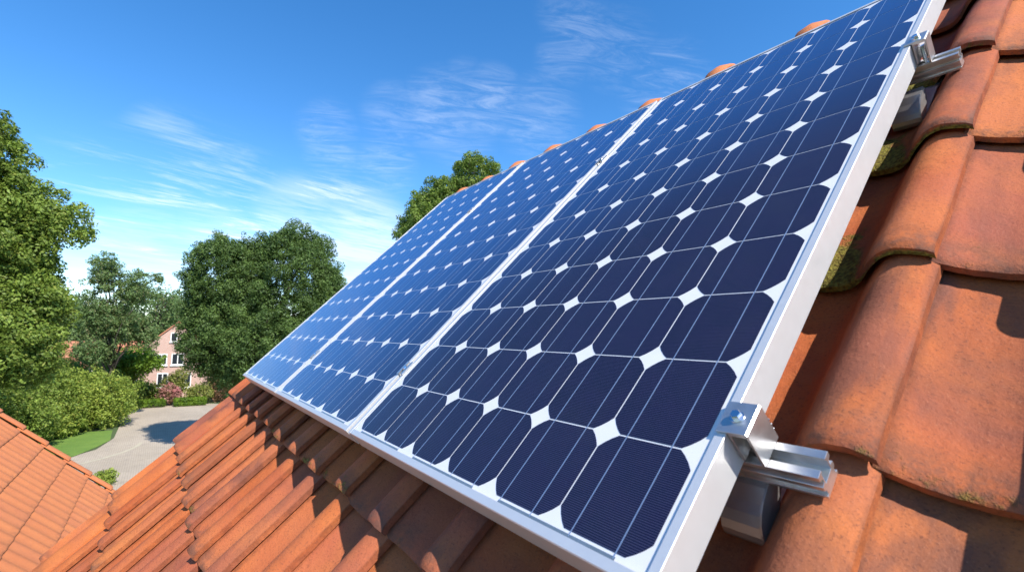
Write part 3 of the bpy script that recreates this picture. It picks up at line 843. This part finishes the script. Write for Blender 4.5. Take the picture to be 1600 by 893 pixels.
tree_at('maple_tree', 'tall light green leafy tree cut by the left edge, its branches reaching into the sky', 26,
        [(-38, 265, 62, 85), (12, 325, 52, 60), (92, 344, 26, 17, -.5), (62, 338, 26, 20, -.5), (-80, 380, 110, 110), (42, 398, 42, 26), (38, 470, 66, 60), (15, 545, 78, 50), (-90, 520, 110, 90)],
        .56, 260000, .060, LM['bright'], .30, 11, fill=.62, dens=.62, sub=5)
tree_at('birch_tree', 'thin airy grey green tree with sky showing through, left of the round one', 47,
        [(163, 428, 28, 34), (208, 452, 34, 28), (146, 492, 34, 34), (192, 508, 38, 28), (248, 436, 9, 7), (148, 550, 34, 18), (226, 520, 22, 26)],
        .34, 50000, .068, LM['grey'], .13, 12, fill=.12, dens=.50)
tree_at('chestnut_tree', 'large dense dark green tree with two rounded domes behind the farthest panel', 33,
        [(455, 452, 70, 86), (347, 436, 52, 58), (332, 520, 42, 58), (415, 540, 88, 70), (500, 470, 36, 48), (385, 450, 50, 60)],
        .52, 360000, .055, LM['dark'], .34, 13, fill=.80, dens=.75, sub=5)
tree_at('oak_tree', 'yellowish green tree top peeping over the ridge tiles behind the panels', 21,
        [(742, 282, 29, 36), (703, 318, 34, 34), (664, 330, 22, 25), (641, 352, 14, 10), (700, 365, 60, 46), (655, 372, 30, 18)],
        .34, 120000, .042, LM['gold'], .20, 14, fill=.7, dens=.62, sub=4)
# background trees
bgt = [(20, 66, 9.6, 4.0, 'grey', 'low grey green tree filling the gap behind the tall left tree'), (105, 68, 9.2, 3.6, 'grey', 'rounded grey green tree behind the roof of the low brick house'), (185, 76, 8.6, 3.4, 'grey', 'light grey green tree behind the airy tree'),
       (232, 78, 12.2, 3.4, 'grey', 'hazy green tree top rising behind the brick gable, left of its peak'), (275, 86, 11.6, 3.0, 'grey', 'pale green tree top just behind the peak of the brick gable'),
       (60, 74, 11.2, 5.0, 'grey', 'grey green tree far behind the tall left tree'), (150, 84, 9.0, 4.5, 'grey', 'low grey green tree behind the long brick house'),
       (330, 80, 11.0, 4.2, 'dark', 'dark tree behind the round tree, right of the brick gable'),
       (540, 60, 9.0, 4.5, 'dark', 'dark tree behind the right side of the big round tree')]
for i, (px, d, h, r_, mt, lab) in enumerate(bgt):
    make_tree('background_tree', lab, 'tree', at(px, d), lob(px, d, [(0, 0, h - r_ * .9, r_, r_, r_ * .9), (.4 * r_, 0, h * .4, r_, r_, h * .32)]), 1.0, 16000, .15, LM[mt], .3, 30 + i, 'trees beyond the houses', fill=.6)
# small tree before the house
make_tree('small_tree', 'small rounded green tree standing in front of the long house windows', 'tree', at(211, 54),
          lob(211, 54, [(0, 0, 4.0, 1.9, 1.8, 1.15), (-.9, 0, 3.6, 1.3, 1.3, .8)]), .5, 9000, .11, LM['hedge'], .12, 50, fill=.5)
# light green shrubs along the lawn
sh = [(10, 43, 5.2, 2.4, 'bright', 'tall leafy shrub below the big tree at the far left'), (62, 43.5, 4.6, 2.1, 'bright', 'mid green rounded shrub left of the widest shrub'),
      (108, 44.5, 4.0, 2.0, 'shrub', 'wide light green shrub right behind the lawn'), (160, 45.5, 4.0, 1.9, 'shrub', 'yellow green shrub at the corner of the street'),
      (28, 39.5, 3.2, 1.7, 'bright', 'low green shrub just above the orange verge'), (84, 42.5, 2.4, 1.2, 'shrub', 'low light shrub at the left end of the lawn'), (-30, 39, 5.5, 2.6, 'bright', 'tall shrub at the left frame edge'),
      (138, 51, 4.6, 2.4, 'shrub', 'pale green shrub behind the street corner shrub'), (194, 56, 2.4, 1.5, 'shrub', 'small pale shrub where the street bends out of view'), (82, 51, 5.4, 2.6, 'bright', 'taller bush behind the row of shrubs')]
for i, (px, d, h, r_, mt, lab) in enumerate(sh):
    make_tree('shrub', lab, 'shrub', at(px, d), lob(px, d, [(0, 0, h * .52, r_, r_, h * .44), (.35 * r_, -.3, h * .36, r_ * .8, r_ * .8, h * .32), (-.4 * r_, 0, h * .42, r_ * .8, r_ * .8, h * .36)]), .48, 24000, .07, LM[mt], .08, 60 + i, 'green shrubs behind the lawn', fill=.55, flat=.45)
# garden in front of the house
make_tree('flowering_bush', 'pink flowering bush in front of the brick gable house', 'bush', at(272, 55), lob(272, 55, [(0, 0, 1.0, .9, .8, .85)]), .3, 3500, .09, LM['pink'], .05, 80, fill=.4)
make_tree('yellow_bush', 'yellow green bush above and behind the pink flowers', 'bush', at(281, 57), lob(281, 57, [(0, 0, 1.8, 1.0, .8, 1.2)]), .4, 3500, .09, LM['yellow'], .05, 81, fill=.4)
make_tree('pale_bush', 'pale pinkish bush under the round tree', 'bush', at(318, 55), lob(318, 55, [(0, 0, .9, 1.4, .8, .8)]), .35, 3500, .09, LM['yellow'], .05, 82, fill=.4)
make_tree('rust_bush', 'reddish brown bush right of the pale one, near the tile verge', 'bush', at(350, 56), lob(350, 56, [(0, 0, 1.3, 1.5, .8, 1.2)]), .35, 4000, .09, LM['rust'], .05, 83, fill=.4)
make_tree('green_bush', 'dark green bush under the long house windows', 'bush', at(232, 57), lob(232, 57, [(0, 0, 1.0, 1.8, 1, .95)]), .4, 5000, .09, LM['bright'], .05, 84, fill=.4)
make_tree('street_bush', 'small round bush beside the paving, above the roof valley', 'bush', gnd(165, 756), lob(162, 30, [(0, 0, .28, .34, .34, .26)]), .18, 3500, .04, LM['shrub'], .03, 85, fill=.3)


def hedge(px0, px1, d, h, dep, label, seed):
    a = np.array(at(px0, d)); c = np.array(at(px1, d)); cen = (a + c) / 2; root = empty('hedge', (cen[0], cen[1], 0)); tag(root, label, 'hedge', 'clipped hedges along the street')
    L = np.linalg.norm(c - a); dirv = (c - a) / L; r = np.random.default_rng(seed); n = int(L / .32) + 1; cl = []
    for i in range(n):
        for z in (.25, h - .22):
            for s_ in (-1, 1):
                q = a - cen + dirv * (i * L / (n - 1)) + np.array([-dirv[1], dirv[0]]) * s_ * dep * .25; cl.append((*q, z, .27, float(r.random())))
    leaves('foliage', cl, 9000, .05, LM['hedge'], root, seed, .3, .5)
    b_ = MB(); th_ = math.atan2(dirv[1], dirv[0]); b_.box(-L / 2, L / 2, -dep * .3, dep * .3, 0, h - .15)
    o = b_.build('branches', MT['bark'], root, (0, 0, 0), (0, 0, th_))
    return root


hedge(205, 262, 54.2, .75, .7, 'long low clipped bright green hedge left of the pink flowers', 90)
hedge(284, 325, 53.8, .8, .7, 'short clipped bright green hedge right of the pink flowers', 91)


# ------------------------------------------------------------------ houses beyond the street
def window(root, b0, fw, rt, along, out, z0, w_, h_, bars=1, shutter=False):
    """flat window standing 3 cm proud, in a wall running along rt with outward normal -fw"""
    def P(a, o_, z): q = b0 + rt * a - fw * o_; return (q[0], q[1], z)
    b_ = MB()
    def bx(a0, a1, o0, o1, z0_, z1_):
        vs = [P(a, o_, z) for a in (a0, a1) for o_ in (o0, o1) for z in (z0_, z1_)]
        b_.add(vs, [(0, 1, 3, 2), (4, 6, 7, 5), (0, 4, 5, 1), (2, 3, 7, 6), (0, 2, 6, 4), (1, 5, 7, 3)])
    a0, a1 = along - w_ / 2, along + w_ / 2; t_ = .09
    bx(a0, a0 + t_, out, out + .08, z0, z0 + h_); bx(a1 - t_, a1, out, out + .08, z0, z0 + h_)
    bx(a0 + t_, a1 - t_, out, out + .078, z0, z0 + t_); bx(a0 + t_, a1 - t_, out, out + .078, z0 + h_ - t_, z0 + h_)
    for k in range(bars):
        c = a0 + w_ * (k + 1) / (bars + 1); bx(c - .04, c + .04, out, out + .074, z0 + t_, z0 + h_ - t_)
    bx(a0 - .08, a1 + .08, out, out + .14, z0 - .10, z0 - .002)
    f = b_.build('window', MT['white_paint'], root)
    b_ = MB(); bx(a0 + t_, a1 - t_, out + .012, out + .03, z0 + t_, z0 + h_ - t_); b_.build('pane', MT['pane'], f)


def gable_house(px, d, width, depth, eave, peak, label, wins, yaw=0.0, mat='brick', chimney=False):
    """gable facing the camera"""
    r = ray(px, 515.0); k = math.hypot(r[0], r[1]); fw = np.array([r[0] / k, r[1] / k]); c_, s_ = math.cos(yaw), math.sin(yaw)
    fw = np.array([fw[0] * c_ - fw[1] * s_, fw[0] * s_ + fw[1] * c_]); rt = np.array([fw[1], -fw[0]])
    base = np.array(at(px, d)); root = empty('brick_house', (base[0], base[1], 0)); tag(root, label, 'house')
    def P(a, o_, z): q = rt * a + fw * o_; return (q[0], q[1], z)
    w2 = width / 2
    pr = [(-w2, 0), (w2, 0), (w2, eave), (0, peak - .12), (-w2, eave)]
    b_ = MB(); vs = [P(a, o_, z) for o_ in (0, depth) for a, z in pr]
    b_.add(vs, [(4, 3, 2, 1, 0), (5, 6, 7, 8, 9)] + [(i, (i + 1) % 5, 5 + (i + 1) % 5, 5 + i) for i in range(5)]); b_.build('wall', MT[mat], root)
    sl = (peak - eave) / w2; ov = .25
    b_ = MB()
    for sg in (-1, 1):
        q = [(0, peak), (sg * (w2 + ov), eave - ov * sl), (sg * (w2 + ov), eave - ov * sl + .16), (0, peak + .17)]
        vs = [P(a, o_, z) for o_ in (-.12, depth + .12) for a, z in q]
        b_.add(vs, [(0, 1, 2, 3), (4, 7, 6, 5)] + [(i, (i + 1) % 4, 4 + (i + 1) % 4, 4 + i) for i in range(4)])
    b_.build('roof', MT['far_tile'], root)
    for (al, z0, w_, h_, n_) in wins: window(root, np.array([0., 0.]), fw, rt, al, 0.002, z0, w_, h_, n_)
    return root, fw, rt, P


HD = 61
gable_house(279, HD, 6.2, 8, 4.9, 7.75, 'pink brick house with steep gable and white windows half hidden by the round tree',
            [(-.35, 5.75, .6, .95, 0), (-1.55, 3.35, 1.5, 1.15, 2), (.1, 3.35, 1.1, 1.2, 1), (-1.1, 1.05, .95, 1.5, 1), (.9, 1.0, 1.0, 1.5, 1)])


def long_house(px0, px1, d, depth, eave, peak, label, wins):
    a = np.array(at(px0, d)); c = np.array(at(px1, d)); cen = (a + c) / 2; root = empty('brick_house', (cen[0], cen[1], 0)); tag(root, label, 'house')
    L = np.linalg.norm(c - a); rt = (c - a) / L; fw = np.array([-rt[1], rt[0]])
    if fw @ cen < 0: fw = -fw
    def P(x, o_, z): q = rt * x + fw * o_; return (q[0], q[1], z)
    b_ = MB(); pr = [(0, 0), (depth, 0), (depth, eave), (depth / 2, peak - .12), (0, eave)]
    vs = [P(x, o_, z) for x in (-L / 2, L / 2) for o_, z in pr]
    b_.add(vs, [(0, 1, 2, 3, 4), (9, 8, 7, 6, 5)] + [(i, (i + 1) % 5, 5 + (i + 1) % 5, 5 + i) for i in range(5)]); b_.build('wall', MT['brick'], root)
    b_ = MB(); sl = (peak - eave) / (depth / 2)
    for q in ([(-.3, eave - .3 * sl), (-.3, eave - .3 * sl + .15), (depth / 2, peak + .15), (depth / 2, peak)], [(depth + .3, eave - .3 * sl), (depth + .3, eave - .3 * sl + .15), (depth / 2, peak + .15), (depth / 2, peak)]):
        vs = [P(x, o_, z) for x in (-L / 2 - .15, L / 2 + .15) for o_, z in q]
        b_.add(vs, [(0, 1, 2, 3), (4, 7, 6, 5)] + [(i, (i + 1) % 4, 4 + (i + 1) % 4, 4 + i) for i in range(4)])
    b_.build('roof', MT['far_tile'], root)
    b_ = MB(); vs = [P(x, o_, z) for x in (-L / 2 - .15, L / 2 + .15) for o_ in (-.42, -.30) for z in (eave - .42, eave - .26)]
    b_.add(vs, [(0, 1, 3, 2), (4, 6, 7, 5), (0, 4, 5, 1), (2, 3, 7, 6), (0, 2, 6, 4), (1, 5, 7, 3)]); b_.build('gutter', MT['white_paint'], root)
    for (al, z0, w_, h_, n_) in wins: window(root, np.array([0., 0.]), fw, rt, al, .002, z0, w_, h_, n_)
    return root


long_house(176, 246, 62.4, 6, 3.2, 5.6, 'low pink brick wing with a white window band, left of the gable house', [(.4, 1.0, 1.0, 1.45, 1), (1.7, 1.0, .9, 1.45, 1), (-1.3, 1.0, .9, 1.4, 1)])
long_house(60, 152, 60, 7, 3.1, 5.6, 'low pink brick house with red roof seen through the trees at left', [(-2.2, 1.2, 1.2, 1.3, 1), (.8, 1.2, 1.4, 1.3, 1)])
# cream portico between them
p0 = np.array(at(158, 59.5)); root = empty('portico', (p0[0], p0[1], 0)); tag(root, 'cream porch with pale columns and flat roof between the two low brick houses', 'porch')
r = ray(158, 515.0); k = math.hypot(r[0], r[1]); fw = np.array([r[0] / k, r[1] / k]); rt = np.array([fw[1], -fw[0]]); yaw = math.atan2(rt[1], rt[0])
for x in (-1.25, 0.0, 1.25):
    q = rt * x; b_ = MB(); b_.tube([(q[0], q[1], 0), (q[0], q[1], 1.4), (q[0], q[1], 2.9)], [.20, .18, .16], 12); b_.build('column', MT['cream'], root)
b_ = MB(); b_.box(-1.55, 1.55, -.25, 2.4, 2.9, 3.25); b_.build('flat_roof', MT['cream'], root, rot=(0, 0, yaw))
b_ = MB(); b_.box(-1.5, 1.5, 2.2, 2.4, 0, 2.9); b_.build('back_wall', MT['cream'], root, rot=(0, 0, yaw))
